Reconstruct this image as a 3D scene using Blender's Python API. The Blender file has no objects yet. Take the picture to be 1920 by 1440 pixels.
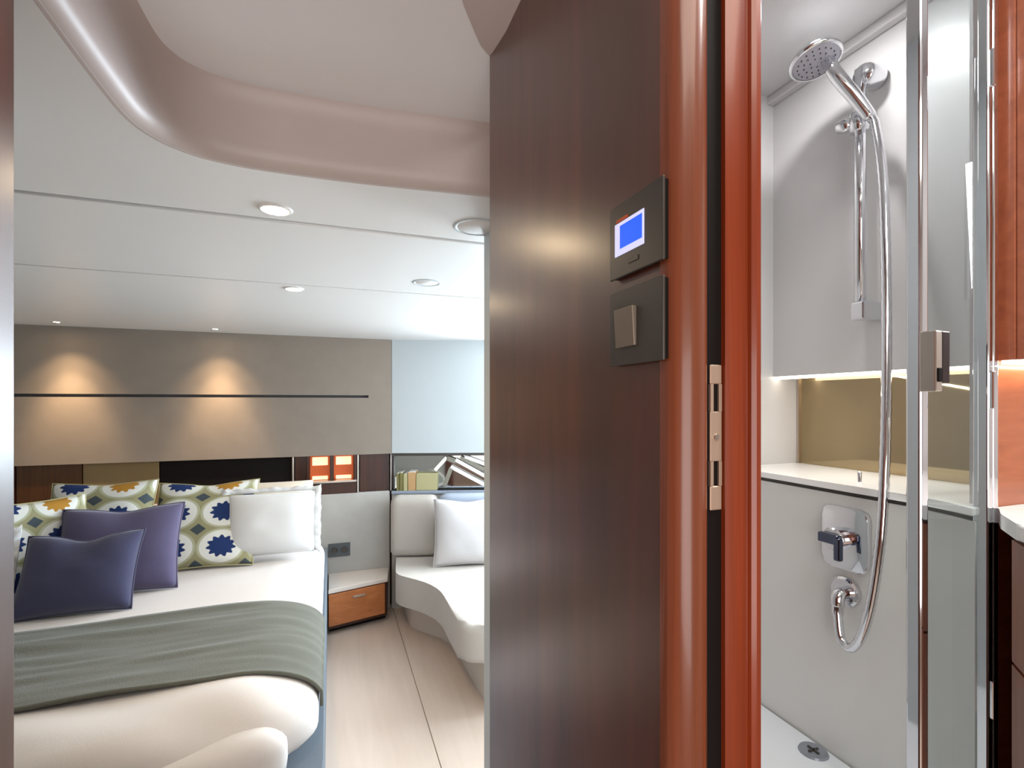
import bpy, bmesh, math, random
from mathutils import Vector, Matrix, noise
random.seed(4)
PI = math.pi
scene = bpy.context.scene
COL = scene.collection
EYE = 1.3

# ------------------------------------------------------------------ camera, world, lights, exposure
cam_d = bpy.data.cameras.new('camera')
cam = bpy.data.objects.new('camera', cam_d)
COL.objects.link(cam)
cam.location = (0, 0, EYE)
cam.rotation_euler = (PI / 2, 0, -math.radians(19.885))
cam_d.sensor_width = 36.0
cam_d.lens = 940 / 1920 * 36.0
cam_d.shift_y = 35 / 1920
cam_d.clip_start = 0.02
scene.camera = cam
scene.view_settings.view_transform = 'Standard'
scene.view_settings.look = 'None'
scene.view_settings.gamma = 1
scene.view_settings.use_curve_mapping = False
scene.view_settings.exposure = 0.12

world = bpy.data.worlds.new('world')
scene.world = world
world.use_nodes = True
world.node_tree.nodes['Background'].inputs[0].default_value = (0.75, 0.85, 1.0, 1)
world.node_tree.nodes['Background'].inputs[1].default_value = 0.6


def area(name, loc, direction, sx, sy, power, color, spread=180):
    l = bpy.data.lights.new(name, 'AREA')
    l.shape = 'RECTANGLE'
    l.size, l.size_y = sx, sy
    l.energy = power
    l.color = color
    l.spread = math.radians(spread)
    o = bpy.data.objects.new(name, l)
    o.location = loc
    o.rotation_euler = Vector(direction).to_track_quat('-Z', 'Y').to_euler()
    COL.objects.link(o)
    return o


def spot(name, loc, direction, power, color, angle=70, blend=0.8, size=0.02):
    l = bpy.data.lights.new(name, 'SPOT')
    l.energy = power
    l.color = color
    l.spot_size = math.radians(angle)
    l.spot_blend = blend
    l.shadow_soft_size = size
    o = bpy.data.objects.new(name, l)
    o.location = loc
    o.rotation_euler = Vector(direction).to_track_quat('-Z', 'Y').to_euler()
    COL.objects.link(o)
    return o


WARM = (1.0, 0.78, 0.52)
WARMER = (1.0, 0.71, 0.42)
COOL = (0.82, 0.90, 1.0)
area('cabin_window_daylight', (2.16, 2.2, 1.22), (-1, -0.15, -0.15), 0.9, 0.68, 55, COOL)
area('recess_fill_light', (1.4596, 2.9877, 1.265), (-0.292, -0.956, -0.20), 0.76, 0.54, 62, COOL)  # added light from an unseen window, brightens the recess side
area('hall_ceiling_lamp', (0.15, -0.45, 2.12), (0, 0, -1), 0.9, 0.5, 8, (1.0, 0.90, 0.78))
area('hall_fill', (-0.3, -1.25, 1.0), (0, 1, 0.2), 1.4, 1.2, 20, (1.0, 0.97, 0.95))  # added fill behind the camera, lifts the recess; no window there
area('vanity_window_daylight', (1.37, 0.35, 1.70), (-1, 0.1, -0.1), 0.15, 0.28, 2.0, (0.95, 0.98, 1.0))
area('shower_ceiling_lamp', (0.93, 0.75, 2.132), (0, 0, -1), 0.04, 0.04, 2.2, (1.0, 0.98, 0.97))
area('bathroom_ceiling_lamp', (0.75, 0.05, 2.12), (0, 0.2, -1), 0.35, 0.3, 7.0, (1.0, 0.98, 0.95))
area('niche_strip_glow', (1.185, 0.80, 1.358), (0.1, 0, -1), 0.02, 0.5, 0.8, (1.0, 0.93, 0.80))
area('vanity_strip_glow', (1.2, 0.484, 1.360), (0, 0.15, -1), 0.38, 0.015, 0.25, (1.0, 0.90, 0.75))


# ------------------------------------------------------------------ materials
def lin(c):
    r = []
    for v in c[:3]:
        v = v / 255
        r.append(v / 12.92 if v <= 0.04045 else ((v + 0.055) / 1.055) ** 2.4)
    return (*r, 1)


def newmat(name):
    m = bpy.data.materials.new(name)
    m.use_nodes = True
    nt = m.node_tree
    return m, nt, nt.nodes['Principled BSDF']


def plain(name, col, rough=0.5, metal=0.0, spec=0.5, var=0.03, scale=6, bump=0.0, bscale=200):
    m, nt, b = newmat(name)
    tc = nt.nodes.new('ShaderNodeTexCoord')
    n = nt.nodes.new('ShaderNodeTexNoise')
    n.inputs['Scale'].default_value = scale
    n.inputs['Detail'].default_value = 3
    nt.links.new(tc.outputs['Object'], n.inputs['Vector'])
    mx = nt.nodes.new('ShaderNodeMix')
    mx.data_type = 'RGBA'
    l = lin(col)
    mx.inputs[6].default_value = tuple(x * (1 - var) for x in l[:3]) + (1,)
    mx.inputs[7].default_value = tuple(min(1, x * (1 + var)) for x in l[:3]) + (1,)
    nt.links.new(n.outputs['Fac'], mx.inputs[0])
    nt.links.new(mx.outputs[2], b.inputs['Base Color'])
    b.inputs['Roughness'].default_value = rough
    b.inputs['Metallic'].default_value = metal
    b.inputs['Specular IOR Level'].default_value = spec
    if bump:
        n2 = nt.nodes.new('ShaderNodeTexNoise')
        n2.inputs['Scale'].default_value = bscale
        n2.inputs['Detail'].default_value = 2
        nt.links.new(tc.outputs['Object'], n2.inputs['Vector'])
        bp = nt.nodes.new('ShaderNodeBump')
        bp.inputs['Strength'].default_value = bump
        bp.inputs['Distance'].default_value = 0.002
        nt.links.new(n2.outputs['Fac'], bp.inputs['Height'])
        nt.links.new(bp.outputs['Normal'], b.inputs['Normal'])
    return m


def wood(name, dark, light, rough=0.3, sc=(30, 30, 1.6), coat=0.0, spec=0.5):
    m, nt, b = newmat(name)
    tc = nt.nodes.new('ShaderNodeTexCoord')
    mp = nt.nodes.new('ShaderNodeMapping')
    mp.inputs['Scale'].default_value = sc
    nt.links.new(tc.outputs['Object'], mp.inputs['Vector'])
    n = nt.nodes.new('ShaderNodeTexNoise')
    n.inputs['Scale'].default_value = 1.6
    n.inputs['Detail'].default_value = 6
    n.inputs['Roughness'].default_value = 0.6
    n.inputs['Distortion'].default_value = 0.7
    nt.links.new(mp.outputs['Vector'], n.inputs['Vector'])
    cr = nt.nodes.new('ShaderNodeValToRGB')
    cr.color_ramp.elements[0].position = 0.3
    cr.color_ramp.elements[1].position = 0.72
    cr.color_ramp.elements[0].color = lin(dark)
    cr.color_ramp.elements[1].color = lin(light)
    nt.links.new(n.outputs['Fac'], cr.inputs['Fac'])
    nt.links.new(cr.outputs['Color'], b.inputs['Base Color'])
    b.inputs['Roughness'].default_value = rough
    b.inputs['Specular IOR Level'].default_value = spec
    b.inputs['Coat Weight'].default_value = coat
    b.inputs['Coat Roughness'].default_value = 0.08
    return m


def fabric(name, col, rough=0.9, var=0.08, weave=900, bump=0.25, sheen=0.15):
    m = plain(name, col, rough, var=var, scale=14, bump=bump, bscale=weave, spec=0.2)
    m.node_tree.nodes['Principled BSDF'].inputs['Sheen Weight'].default_value = sheen
    return m


def emit(name, col, strength):
    m, nt, b = newmat(name)
    b.inputs['Base Color'].default_value = lin(col)
    b.inputs['Emission Color'].default_value = lin(col)
    b.inputs['Emission Strength'].default_value = strength
    return m


def clear_glass(name, tint=(0.93, 0.97, 0.97), boost=1.0):
    m = bpy.data.materials.new(name)
    m.use_nodes = True
    nt = m.node_tree
    nt.nodes.clear()
    out = nt.nodes.new('ShaderNodeOutputMaterial')
    tr = nt.nodes.new('ShaderNodeBsdfTransparent')
    tr.inputs[0].default_value = (*tint, 1)
    gl = nt.nodes.new('ShaderNodeBsdfGlossy')
    gl.inputs['Roughness'].default_value = 0.01
    fr = nt.nodes.new('ShaderNodeFresnel')
    fr.inputs['IOR'].default_value = 1.5
    mt = nt.nodes.new('ShaderNodeMath')
    mt.operation = 'MULTIPLY'
    mt.inputs[1].default_value = boost
    mt.use_clamp = True
    ge = nt.nodes.new('ShaderNodeNewGeometry')
    inv = nt.nodes.new('ShaderNodeMath')
    inv.operation = 'SUBTRACT'
    inv.inputs[0].default_value = 1.0
    nt.links.new(ge.outputs['Backfacing'], inv.inputs[1])
    front = nt.nodes.new('ShaderNodeMath')
    front.operation = 'MULTIPLY'
    nt.links.new(fr.outputs[0], front.inputs[0])
    nt.links.new(inv.outputs[0], front.inputs[1])
    nt.links.new(front.outputs[0], mt.inputs[0])
    mx = nt.nodes.new('ShaderNodeMixShader')
    nt.links.new(mt.outputs[0], mx.inputs[0])
    nt.links.new(tr.outputs[0], mx.inputs[1])
    nt.links.new(gl.outputs[0], mx.inputs[2])
    nt.links.new(mx.outputs[0], out.inputs[0])
    return m


def print_fabric(name):
    """ring-and-flower print laid out on the cushion's own UVs"""
    m, nt, b = newmat(name)
    N, L = nt.nodes, nt.links

    def math_(op, a, c=None, clamp=False):
        n = N.new('ShaderNodeMath')
        n.operation = op
        n.use_clamp = clamp
        for i, q in enumerate((a, c)):
            if q is None:
                continue
            if isinstance(q, (int, float)):
                n.inputs[i].default_value = q
            else:
                L.new(q, n.inputs[i])
        return n.outputs[0]
    uv = N.new('ShaderNodeUVMap')
    sp = N.new('ShaderNodeSeparateXYZ')
    L.new(uv.outputs[0], sp.inputs[0])
    su = math_('MULTIPLY', sp.outputs[0], 2.15)
    sv = math_('MULTIPLY', sp.outputs[1], 2.6)
    su = math_('ADD', su, 0.0)
    sv = math_('ADD', sv, 0.0)
    fx = math_('SUBTRACT', math_('FRACT', su), 0.5)
    fy = math_('SUBTRACT', math_('FRACT', sv), 0.5)
    r = math_('SQRT', math_('ADD', math_('MULTIPLY', fx, fx), math_('MULTIPLY', fy, fy)))
    ang = math_('ARCTAN2', fy, fx)
    pet = math_('MULTIPLY', math_('SINE', math_('MULTIPLY', ang, 11.0)), 0.035)
    rf = math_('ADD', r, pet)

    def step(v, edge, w=0.02):
        return math_('DIVIDE', math_('SUBTRACT', v, edge), w, True)
    flower = math_('SUBTRACT', 1.0, step(rf, 0.26))
    ring = math_('SUBTRACT', 1.0, step(r, 0.43))
    ring2 = math_('SUBTRACT', 1.0, step(r, 0.485))
    ax = math_('SUBTRACT', 0.5, math_('ABSOLUTE', fx))
    ay = math_('SUBTRACT', 0.5, math_('ABSOLUTE', fy))
    diamond = math_('SUBTRACT', 1.0, step(math_('ADD', ax, ay), 0.15))
    row = math_('GREATER_THAN', sv, 2.0)

    def mix(f, a, c):
        n = N.new('ShaderNodeMix')
        n.data_type = 'RGBA'
        L.new(f, n.inputs[0])
        for i, q in ((6, a), (7, c)):
            if isinstance(q, tuple):
                n.inputs[i].default_value = q
            else:
                L.new(q, n.inputs[i])
        return n.outputs[2]
    col = mix(diamond, lin((150, 146, 112)), lin((70, 78, 84)))
    col = mix(ring2, col, lin((176, 176, 148)))
    col = mix(ring, col, lin((222, 222, 216)))
    fl = mix(math_('GREATER_THAN', math_('FRACT', math_('MULTIPLY', math_('ADD', math_('FLOOR', su), math_('FLOOR', sv)), 0.5)), 0.25),
             lin((38, 56, 104)), lin((176, 128, 52)))
    fl = mix(row, lin((36, 54, 100)), fl)
    col = mix(flower, col, fl)
    L.new(col, b.inputs['Base Color'])
    b.inputs['Roughness'].default_value = 0.9
    b.inputs['Specular IOR Level'].default_value = 0.2
    return m


M = {}
M['white'] = plain('warm_white_lacquer', (226, 224, 222), 0.38, var=0.01)
M['recess'] = plain('recess_white', (234, 232, 234), 0.4, var=0.01)
M['recess_side'] = plain('recess_shaded_pink', (192, 178, 173), 0.45, var=0.02)  # pinkish tint paints shade and wood-bounced light into the colour
M['seam'] = plain('dark_seam', (70, 66, 66), 0.8)
M['upper_fabric'] = fabric('taupe_wall_fabric', (140, 128, 117), weave=500, bump=0.12)
M['lower_fabric'] = fabric('grey_wall_fabric', (176, 172, 166), weave=500, bump=0.12)
M['hull'] = plain('pale_hull_lining', (190, 196, 198), 0.6, var=0.02)
M['panel_wood'] = wood('dark_walnut_panel', (66, 30, 18), (98, 50, 32), 0.34, (10, 10, 0.9), coat=0.45, spec=0.6)
M['panel_wood'].node_tree.nodes['Principled BSDF'].inputs['Coat Roughness'].default_value = 0.26
M['jamb_wood'] = wood('red_mahogany', (108, 56, 34), (132, 72, 48), 0.26, (60, 60, 1.2), coat=0.2)
M['jamb_dark'] = wood('red_mahogany_rebate', (80, 32, 14), (100, 42, 20), 0.3, (60, 60, 1.2))
M['rebate_wood'] = wood('deep_red_mahogany', (112, 42, 16), (142, 58, 26), 0.26, (60, 60, 1.2), coat=0.2)
M['cab_wood'] = wood('cherry_cabinet', (136, 76, 54), (162, 94, 66), 0.25, (3, 20, 22), coat=0.2)
M['splash_wood'] = wood('orange_splashback', (148, 76, 40), (178, 98, 56), 0.22, (3, 20, 22), coat=0.2)
M['dark_wood'] = wood('dark_cabinet_wood', (44, 20, 10), (70, 32, 16), 0.3, (30, 30, 2))
M['brown_wood'] = wood('brown_reflected_wood', (66, 38, 14), (88, 54, 24), 0.3, (40, 40, 2))  # imitates wood reflected in the mirror strip
M['black'] = plain('black_channel', (18, 12, 11), 0.7, spec=0.15)
M['grey_plate'] = plain('anthracite_plate', (72, 68, 64), 0.35, 0.3)
M['rocker'] = plain('taupe_rocker', (128, 118, 106), 0.35, 0.3)
M['socket'] = plain('dark_grey_socket', (74, 80, 84), 0.4)
M['chrome'] = plain('chrome', (225, 226, 230), 0.07, 1.0, var=0.0)
M['drain'] = plain('grey_drain', (150, 155, 165), 0.35, 0.5)
M['lever_reflection'] = plain('chrome_dark_reflection', (92, 98, 116), 0.12, 1.0, var=0.0)  # plain chrome darkened to paint the dark surroundings it reflects
M['satin'] = plain('satin_steel', (200, 190, 180), 0.32, 1.0, var=0.0)
M['brass'] = plain('pale_brass', (205, 180, 160), 0.35, 0.7, var=0.0)
M['dark_metal'] = plain('dark_bronze_metal', (58, 46, 46), 0.3, 0.7)
M['tile'] = plain('shower_wall_panel', (200, 199, 200), 0.3, var=0.01)
M['tile_low'] = plain('shower_lower_panel', (214, 214, 212), 0.3, var=0.01)
M['solid'] = plain('white_solid_surface', (240, 240, 240), 0.2, var=0.01)
M['tray'] = plain('white_shower_tray', (225, 230, 236), 0.3, var=0.01)
M['bronze_mirror'] = plain('bronze_mirror', (168, 150, 118), 0.04, 1.0, var=0.0)
M['grey_mirror'] = plain('grey_mirror', (206, 208, 206), 0.05, 1.0, var=0.0)
M['glass'] = clear_glass('door_glass')
M['pane'] = clear_glass('window_glass')
M['led'] = emit('warm_led', (255, 244, 226), 4.5)
M['lamp'] = emit('downlight_lens', (255, 226, 184), 160.0)
M['daylight'] = emit('daylight_pane', (244, 250, 255), 9.0)
M['screen_frame'] = emit('screen_frame_glow', (196, 200, 232), 0.75)
M['screen_blue'] = emit('screen_blue_glow', (18, 84, 226), 0.9)
M['screen_red'] = emit('screen_indicator', (150, 60, 20), 0.4)
M['amber'] = emit('amber_glow', (255, 205, 165), 1.0)  # glows to imitate the reflection of a lit cabinet
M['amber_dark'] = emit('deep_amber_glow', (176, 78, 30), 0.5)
M['duvet'] = fabric('white_cotton_duvet', (214, 207, 202), var=0.02, weave=300, bump=0.1)
M['cotton'] = fabric('white_pillow_cotton', (216, 216, 216), var=0.02, weave=300, bump=0.1)
M['cream'] = fabric('cream_pillow_cotton', (228, 214, 194), var=0.03, weave=300, bump=0.1)
M['throw'] = fabric('grey_green_throw', (97, 97, 87), var=0.10, weave=260, bump=0.5)
M['navy'] = fabric('slate_blue_linen', (62, 62, 88), var=0.12, weave=400, bump=0.3, sheen=0.3)
M['plum'] = fabric('plum_blue_linen', (86, 80, 108), var=0.12, weave=400, bump=0.3, sheen=0.3)
M['print'] = print_fabric('ring_flower_print')
M['base_fabric'] = fabric('blue_grey_bed_base', (98, 108, 118), var=0.05, weave=300, bump=0.2)
M['sofa'] = fabric('oatmeal_sofa_cloth', (184, 176, 167), var=0.04, weave=300, bump=0.2)
M['sofa_base'] = fabric('beige_sofa_base', (208, 194, 178), var=0.04, weave=300, bump=0.2)
M['sofa_pillow'] = fabric('pale_sofa_pillow', (196, 191, 190), var=0.03, weave=300, bump=0.2)
M['floor'] = wood('pale_beige_floor', (204, 184, 168), (214, 195, 180), 0.42, (10, 1.0, 10))
M['joint'] = plain('floor_joint', (176, 160, 146), 0.7)
M['stand_top'] = plain('blush_stone_top', (216, 204, 194), 0.35)
M['stand_wood'] = wood('orange_cherry', (166, 98, 54), (192, 120, 72), 0.3, (2, 30, 30))
M['olive'] = plain('olive_reflection', (122, 114, 66), 0.6)
M['tan'] = plain('tan_reflection', (190, 150, 104), 0.6)
M['pale_olive'] = plain('pale_khaki', (178, 170, 126), 0.6)
M['slat_white'] = plain('white_slat_paint', (240, 234, 226), 0.4)
M['slat_grey'] = plain('grey_reflected_slat', (132, 126, 112), 0.5)
M['blue_grey'] = fabric('blue_grey_bolster', (150, 158, 172), var=0.04, weave=300, bump=0.2)
M['hall'] = plain('hall_lining', (196, 186, 176), 0.6)


# ------------------------------------------------------------------ mesh helpers
def wloc(o):
    v = Vector((0, 0, 0))
    while o is not None:
        v += o.location
        o = o.parent
    return v


def link_mesh(name, bm, mat, parent=None, smooth=False, kind=None, recalc=True):
    if recalc:
        bmesh.ops.recalc_face_normals(bm, faces=bm.faces[:])
    me = bpy.data.meshes.new(name)
    if parent is None:
        xs = [v.co.x for v in bm.verts]
        ys = [v.co.y for v in bm.verts]
        zs = [v.co.z for v in bm.verts]
        org = Vector(((min(xs) + max(xs)) / 2, (min(ys) + max(ys)) / 2, min(zs)))
    else:
        org = wloc(parent)
    bmesh.ops.translate(bm, verts=bm.verts, vec=-org)
    for f in bm.faces:
        f.smooth = smooth
    bm.to_mesh(me)
    bm.free()
    mats = mat if isinstance(mat, (list, tuple)) else [mat]
    for q in mats:
        me.materials.append(q)
    o = bpy.data.objects.new(name, me)
    COL.objects.link(o)
    if parent is None:
        o.location = org
    else:
        o.parent = parent
    if kind:
        o['kind'] = kind
    return o


def thing(name, label, cat, loc=(0, 0, 0), group=None):
    o = bpy.data.objects.new(name, None)
    o.empty_display_size = 0.05
    COL.objects.link(o)
    o.location = loc
    return tag(o, label, cat, group)


def tag(o, label, cat, group=None):
    o['label'] = label
    o['category'] = cat
    if group:
        o['group'] = group
    return o


def add_box(bm, x0, x1, y0, y1, z0, z1, bev=0.0, seg=2):
    r = bmesh.ops.create_cube(bm, size=1.0)
    vs = r['verts']
    bmesh.ops.scale(bm, verts=vs, vec=(x1 - x0, y1 - y0, z1 - z0))
    bmesh.ops.translate(bm, verts=vs, vec=((x0 + x1) / 2, (y0 + y1) / 2, (z0 + z1) / 2))
    if bev > 0:
        es = list({e for v in vs for e in v.link_edges})
        bmesh.ops.bevel(bm, geom=es, offset=bev, segments=seg, affect='EDGES', profile=0.5)
    return bm


def box(x0, x1, y0, y1, z0, z1, bev=0.0, seg=2):
    return add_box(bmesh.new(), x0, x1, y0, y1, z0, z1, bev, seg)


def add_prism(bm, pts, z0, z1, bev=0.0, seg=2):
    lo = [bm.verts.new((x, y, z0)) for x, y in pts]
    hi = [bm.verts.new((x, y, z1)) for x, y in pts]
    n = len(pts)
    ft = bm.faces.new(hi)
    fb = bm.faces.new(lo[::-1])
    for i in range(n):
        bm.faces.new((lo[i], lo[(i + 1) % n], hi[(i + 1) % n], hi[i]))
    if bev > 0:
        es = list(set(ft.edges[:]) | set(fb.edges[:]))
        bmesh.ops.bevel(bm, geom=es, offset=bev, segments=seg, affect='EDGES', profile=0.5)
    return bm


def prism(pts, z0, z1, bev=0.0, seg=2):
    return add_prism(bmesh.new(), pts, z0, z1, bev, seg)


def rounded(pts, rads, n=6):
    """round the corners of a polygon; rads one per corner"""
    out = []
    k = len(pts)
    for i in range(k):
        p = Vector(pts[i])
        r = rads[i]
        if r <= 0:
            out.append((p.x, p.y))
            continue
        a = (Vector(pts[i - 1]) - p)
        b = (Vector(pts[(i + 1) % k]) - p)
        r = min(r, a.length * 0.49, b.length * 0.49)
        pa, pb = p + a.normalized() * r, p + b.normalized() * r
        for j in range(n + 1):
            t = j / n
            q = pa * (1 - t) ** 2 + p * 2 * t * (1 - t) + pb * t * t
            out.append((q.x, q.y))
    return out


def frame_for(d):
    d = d.normalized()
    up = Vector((0, 0, 1)) if abs(d.z) < 0.95 else Vector((1, 0, 0))
    a = d.cross(up).normalized()
    return a, d.cross(a).normalized()


def add_tube(bm, pts, r, n=12, cap=True):
    pts = [Vector(p) for p in pts]
    rs = r if isinstance(r, (list, tuple)) else [r] * len(pts)
    rings = []
    a = None
    for i, p in enumerate(pts):
        d = (pts[min(i + 1, len(pts) - 1)] - pts[max(i - 1, 0)]).normalized()
        if a is None:
            a, b = frame_for(d)
        else:
            a = (a - d * a.dot(d)).normalized()
            b = d.cross(a)
        rings.append([bm.verts.new(p + (a * math.cos(2 * PI * k / n) + b * math.sin(2 * PI * k / n)) * rs[i]) for k in range(n)])
    for i in range(len(rings) - 1):
        for k in range(n):
            bm.faces.new((rings[i][k], rings[i][(k + 1) % n], rings[i + 1][(k + 1) % n], rings[i + 1][k]))
    if cap:
        bm.faces.new(rings[0][::-1])
        bm.faces.new(rings[-1])
    return bm


def tube(pts, r, n=12):
    return add_tube(bmesh.new(), pts, r, n)


def smooth_path(pts, sub=6):
    P = [Vector(p) for p in pts]
    out = []
    for i in range(len(P) - 1):
        p0, p1, p2, p3 = P[max(i - 1, 0)], P[i], P[i + 1], P[min(i + 2, len(P) - 1)]
        for j in range(sub):
            t = j / sub
            out.append(0.5 * ((2 * p1) + (p2 - p0) * t + (2 * p0 - 5 * p1 + 4 * p2 - p3) * t * t + (3 * p1 - p0 - 3 * p2 + p3) * t ** 3))
    out.append(P[-1])
    return out


def add_lathe(bm, prof, centre, axis, n=32):
    """prof: list of (radius, height along axis)"""
    ax = Vector(axis).normalized()
    a, b = frame_for(ax)
    c = Vector(centre)
    rings = []
    for r, h in prof:
        if r < 1e-6:
            rings.append([bm.verts.new(c + ax * h)])
        else:
            rings.append([bm.verts.new(c + ax * h + (a * math.cos(2 * PI * k / n) + b * math.sin(2 * PI * k / n)) * r) for k in range(n)])
    for i in range(len(rings) - 1):
        A, B = rings[i], rings[i + 1]
        for k in range(n):
            k2 = (k + 1) % n
            if len(A) == 1 and len(B) == 1:
                continue
            if len(A) == 1:
                bm.faces.new((A[0], B[k2], B[k]))
            elif len(B) == 1:
                bm.faces.new((A[k], A[k2], B[0]))
            else:
                bm.faces.new((A[k], A[k2], B[k2], B[k]))
    return bm


def lathe(prof, centre, axis, n=32):
    return add_lathe(bmesh.new(), prof, centre, axis, n)


def auto_smooth(o, ang=35):
    me = o.data
    for p in me.polygons:
        p.use_smooth = True
    bm = bmesh.new()
    bm.from_mesh(me)
    for e in bm.edges:
        if len(e.link_faces) == 2 and e.calc_face_angle(0) > math.radians(ang):
            e.smooth = False
    bm.to_mesh(me)
    bm.free()
    return o


# ------------------------------------------------------------------ setting: floor
floor = link_mesh('floor', box(-1.95, 2.15, -1.35, 3.4, -0.08, -0.006), M['joint'], kind='structure')
px = [-1.95, -1.57, -1.19, -0.81, -0.43, -0.05, 0.37, 0.79, 1.21, 1.65, 2.15]
for i in range(len(px) - 1):
    cut = 3.4
    for y0, y1 in ((-1.35, cut), (cut, 3.4)):
        if y1 - y0 < 0.05:
            continue
        link_mesh('plank', box(px[i] + 0.0016, px[i + 1] - 0.0016, y0 + 0.002, y1 - 0.002, -0.006, 0.0, 0.001, 1), M['floor'], floor)

# ------------------------------------------------------------------ setting: cabin overhead with its raised recess
LOW, HIGH = 1.698, 1.819
arc = [(-0.269, 0.50), (-0.269, 0.624), (-0.268, 0.76), (-0.263, 0.842), (-0.247, 0.885), (-0.222, 0.913), (-0.18, 0.934),
       (-0.10, 0.944), (0.05, 0.940), (0.20, 0.926), (0.345, 0.910)]
arc_s = [(p.x, p.y) for p in smooth_path([(x, y, 0) for x, y in arc], 4)]
_sh = []
for i in range(len(arc_s)):
    d = (Vector(arc_s[min(i + 1, len(arc_s) - 1)]) - Vector(arc_s[max(i - 1, 0)])).normalized()
    _sh.append((arc_s[i][0] + d.y * 0.018, arc_s[i][1] - d.x * 0.014))
arc_s = _sh
ceil = link_mesh('ceiling', prism([(-1.95, 0.56), (0.29, 0.56), (0.29, 1.12), (2.15, 1.12), (2.15, 3.4), (-1.95, 3.4)], 1.86, 1.90), M['white'], kind='structure')
def arc_off(k):
    """the opening's outline moved outwards by k"""
    out = []
    for i in range(len(arc_s)):
        d = (Vector(arc_s[min(i + 1, len(arc_s) - 1)]) - Vector(arc_s[max(i - 1, 0)])).normalized()
        out.append((arc_s[i][0] - d.y * k, arc_s[i][1] + d.x * k))
    return out


front = [(-1.9, 0.50)] + arc_off(0.020) + [(0.345, 1.15), (2.1, 1.15), (2.1, 1.196), (-1.9, 1.196)]
link_mesh('overhead_panel', prism(front, LOW, LOW + 0.02), M['white'], ceil)
link_mesh('overhead_panel', box(-1.9, 2.1, 1.214, 1.835, LOW, LOW + 0.02, 0.003), M['white'], ceil)
link_mesh('overhead_panel', box(-1.9, 2.1, 1.846, 3.30, LOW, LOW + 0.02, 0.003), M['white'], ceil)
link_mesh('seam_backing', box(-1.9, 2.1, 1.19, 1.86, LOW + 0.02, LOW + 0.03), M['seam'], ceil)
# coved side wall of the recess: follows the opening, curls in at the top
rs = bmesh.new()
prof = [(0.030, LOW + 0.0005), (0.022, LOW - 0.0005), (0.0135, LOW + 0.0025), (0.0065, LOW + 0.0085), (0.002, LOW + 0.017), (0.0, LOW + 0.028), (-0.001, LOW + 0.05), (-0.003, LOW + 0.09), (-0.006, LOW + 0.111), (-0.016, HIGH + 0.001)]
n_arc = len(arc_s)
rows = []
for i, (x, y) in enumerate(arc_s):
    a = Vector(arc_s[max(i - 1, 0)])
    b = Vector(arc_s[min(i + 1, n_arc - 1)])
    d = (b - a).normalized()
    inward = Vector((d.y, -d.x))
    rows.append([rs.verts.new((x - inward.x * o_, y - inward.y * o_, z)) for o_, z in prof])
for i in range(n_arc - 1):
    for k in range(len(prof) - 1):
        rs.faces.new((rows[i][k], rows[i + 1][k], rows[i + 1][k + 1], rows[i][k + 1]))
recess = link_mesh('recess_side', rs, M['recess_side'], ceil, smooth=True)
link_mesh('recess_top', box(-0.32, 0.29, 0.44, 1.0, HIGH, HIGH + 0.02), M['recess'], ceil)
# soft corner that turns from the recess top down to the wood bulkhead
sf = bmesh.new()
top_l = [(0.223, 0.716), (0.205, 0.700), (0.186, 0.672), (0.163, 0.636), (0.145, 0.60), (0.13, 0.55), (0.12, 0.46)]
bot_l = [(0.2235, 0.716), (0.2235, 0.702), (0.2235, 0.675), (0.2235, 0.64), (0.2235, 0.60), (0.2235, 0.55), (0.2235, 0.46)]
R = []
for (x0, y0), (x1, y1) in zip(top_l, bot_l):
    R.append([sf.verts.new((x0 + (x1 - x0) * t, y0 + (y1 - y0) * t, HIGH - 0.001 - 0.016 * (t ** 1.6) * min(1.0, (x1 - x0) / 0.06))) for t in (0, 0.33, 0.66, 1)])
for i in range(len(R) - 1):
    for k in range(3):
        sf.faces.new((R[i][k], R[i + 1][k], R[i + 1][k + 1], R[i][k + 1]))
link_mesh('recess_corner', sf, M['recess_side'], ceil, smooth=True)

# ------------------------------------------------------------------ setting: cabin back wall
wb = link_mesh('wall_back', box(-1.95, 0.39, 3.315, 3.40, 0, 1.72), M['dark_wood'], kind='structure')
up = bmesh.new()
add_box(up, -1.9, 0.362, 3.243, 3.315, 1.346, LOW)
add_box(up, -1.9, 0.362, 3.243, 3.315, 0.978, 1.330)
add_box(up, 0.222, 0.362, 3.243, 3.315, 1.330, 1.346)
link_mesh('upper_fabric_panel', up, M['upper_fabric'], wb)
link_mesh('groove_back', box(-1.9, 0.222, 3.262, 3.27, 1.330, 1.346), M['seam'], wb)
link_mesh('lower_fabric_panel', box(-1.9, 0.352, 3.243, 3.315, 0.0, 0.742, 0.006), M['lower_fabric'], wb)
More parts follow.
